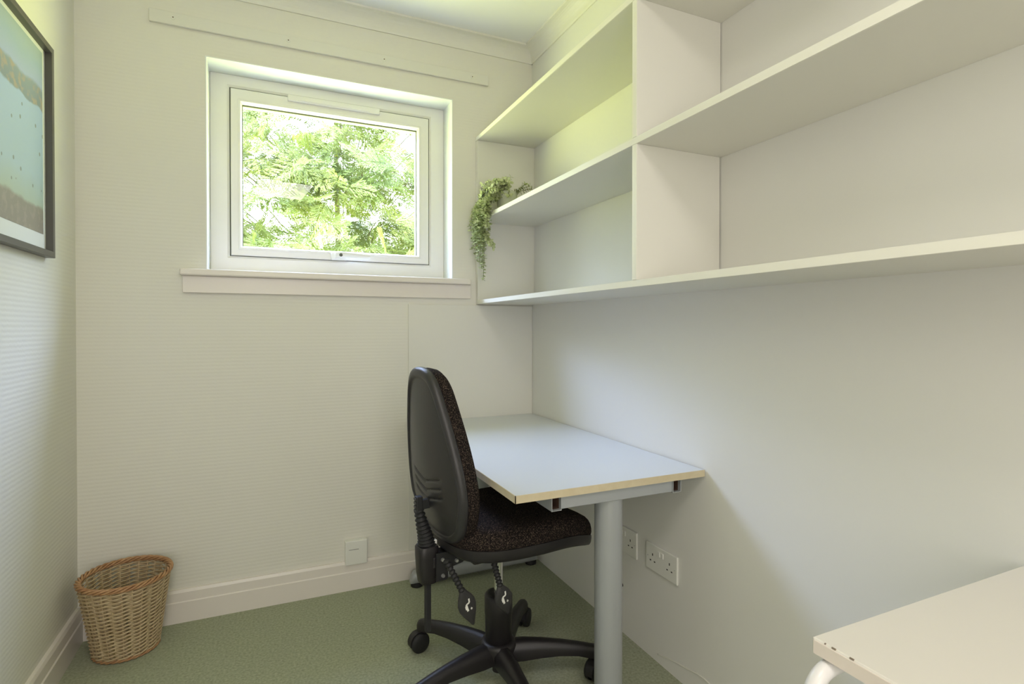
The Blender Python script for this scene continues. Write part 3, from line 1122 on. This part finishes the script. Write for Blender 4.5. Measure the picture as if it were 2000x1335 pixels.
def frond(p, d, n_, L):
    """flat feathery spray: a rachis with side shoots, each carrying narrow leaflets"""
    s_ = d.cross(n_).normalized()
    k = 9
    for i in range(k):
        f = .12 + .85 * i / (k - 1)
        q = p + d * (L * f) - Vector((0, 0, 1)) * (L * .18 * f * f)
        l2 = L * (.42 * (1 - f) + .14)
        for sg in (-1, 1):
            dd = (d * .75 + s_ * sg * .75 + Vector((rnd.uniform(-.15, .15), rnd.uniform(-.15, .15), rnd.uniform(-.25, .1)))).normalized()
            m_ = max(3, int(l2 / .022))
            for j in range(m_):
                g = (j + .5) / m_
                c = q + dd * (l2 * g)
                for s2 in (-1, 1):
                    d3 = (dd * .9 + s_ * s2 * .45 + d * .2 * s2 + n_ * rnd.uniform(-.3, .3)).normalized()
                    blade(c, d3, n_, rnd.uniform(.034, .058), rnd.uniform(.0042, .0068))


def crown_r(z):
    return 2.6 * (1.0 - max(0, z - 1.2) / 7.2) ** .8


for i in range(520):
    # a limb reaches the crown surface, then fans out into drooping sprays
    z = 1.3 + 5.4 * rnd.random() ** 1.2
    az = rnd.uniform(PI * 1.0, PI * 2.0)
    R_ = crown_r(z) * rnd.uniform(.80, 1.06)
    out = Vector((math.cos(az), math.sin(az), 0))
    tip = out * R_ + Vector((0, 0, z))
    root = out * (R_ * .62) + Vector((0, 0, z - .10))
    pts = [root.lerp(tip, k / 6) + Vector((0, 0, .12 * math.sin(PI * k / 6))) for k in range(7)]
    tube(bb, pts, [.006 * (1 - .12 * k) for k in range(7)], 4)
    sidev = out.cross(Vector((0, 0, 1))).normalized()
    fan = rnd.choice((-1, 1)) * rnd.uniform(.2, 1.0)
    for k in range(6):
        g = rnd.uniform(-1, 1)
        dd = (out * rnd.uniform(.1, .8) + sidev * (fan + g * .9) + Vector((0, 0, rnd.uniform(-.55, .25)))).normalized()
        nn = (out * .8 + Vector((rnd.uniform(-.4, .4), rnd.uniform(-.4, .4), rnd.uniform(.2, .9)))).normalized()
        frond(pts[rnd.choice((3, 4, 5, 6))] + Vector((rnd.uniform(-.1, .1), rnd.uniform(-.1, .1), rnd.uniform(-.08, .08))), dd, nn, rnd.uniform(.26, .46))
for i in range(170):      # inner growth in front of the trunk
    p = Vector((rnd.uniform(-.35, .35), rnd.uniform(-1.5, -.5), rnd.uniform(1.6, 4.6)))
    dd = Vector((rnd.uniform(-1, 1), rnd.uniform(-.9, -.1), rnd.uniform(-.6, .2))).normalized()
    frond(p, dd, Vector((rnd.uniform(-.3, .3), -.8, rnd.uniform(.2, .8))).normalized(), rnd.uniform(.26, .42))
obj('branches', bb, M['bark'], tr)
me = bpy.data.meshes.new('foliage')
me.from_pydata([tuple(v) for v in VX], [], FC)
me.materials.append(M['conifer'])
fo = bpy.data.objects.new('foliage', me)
COL.objects.link(fo)
fo.parent = tr
print('foliage faces', len(FC))
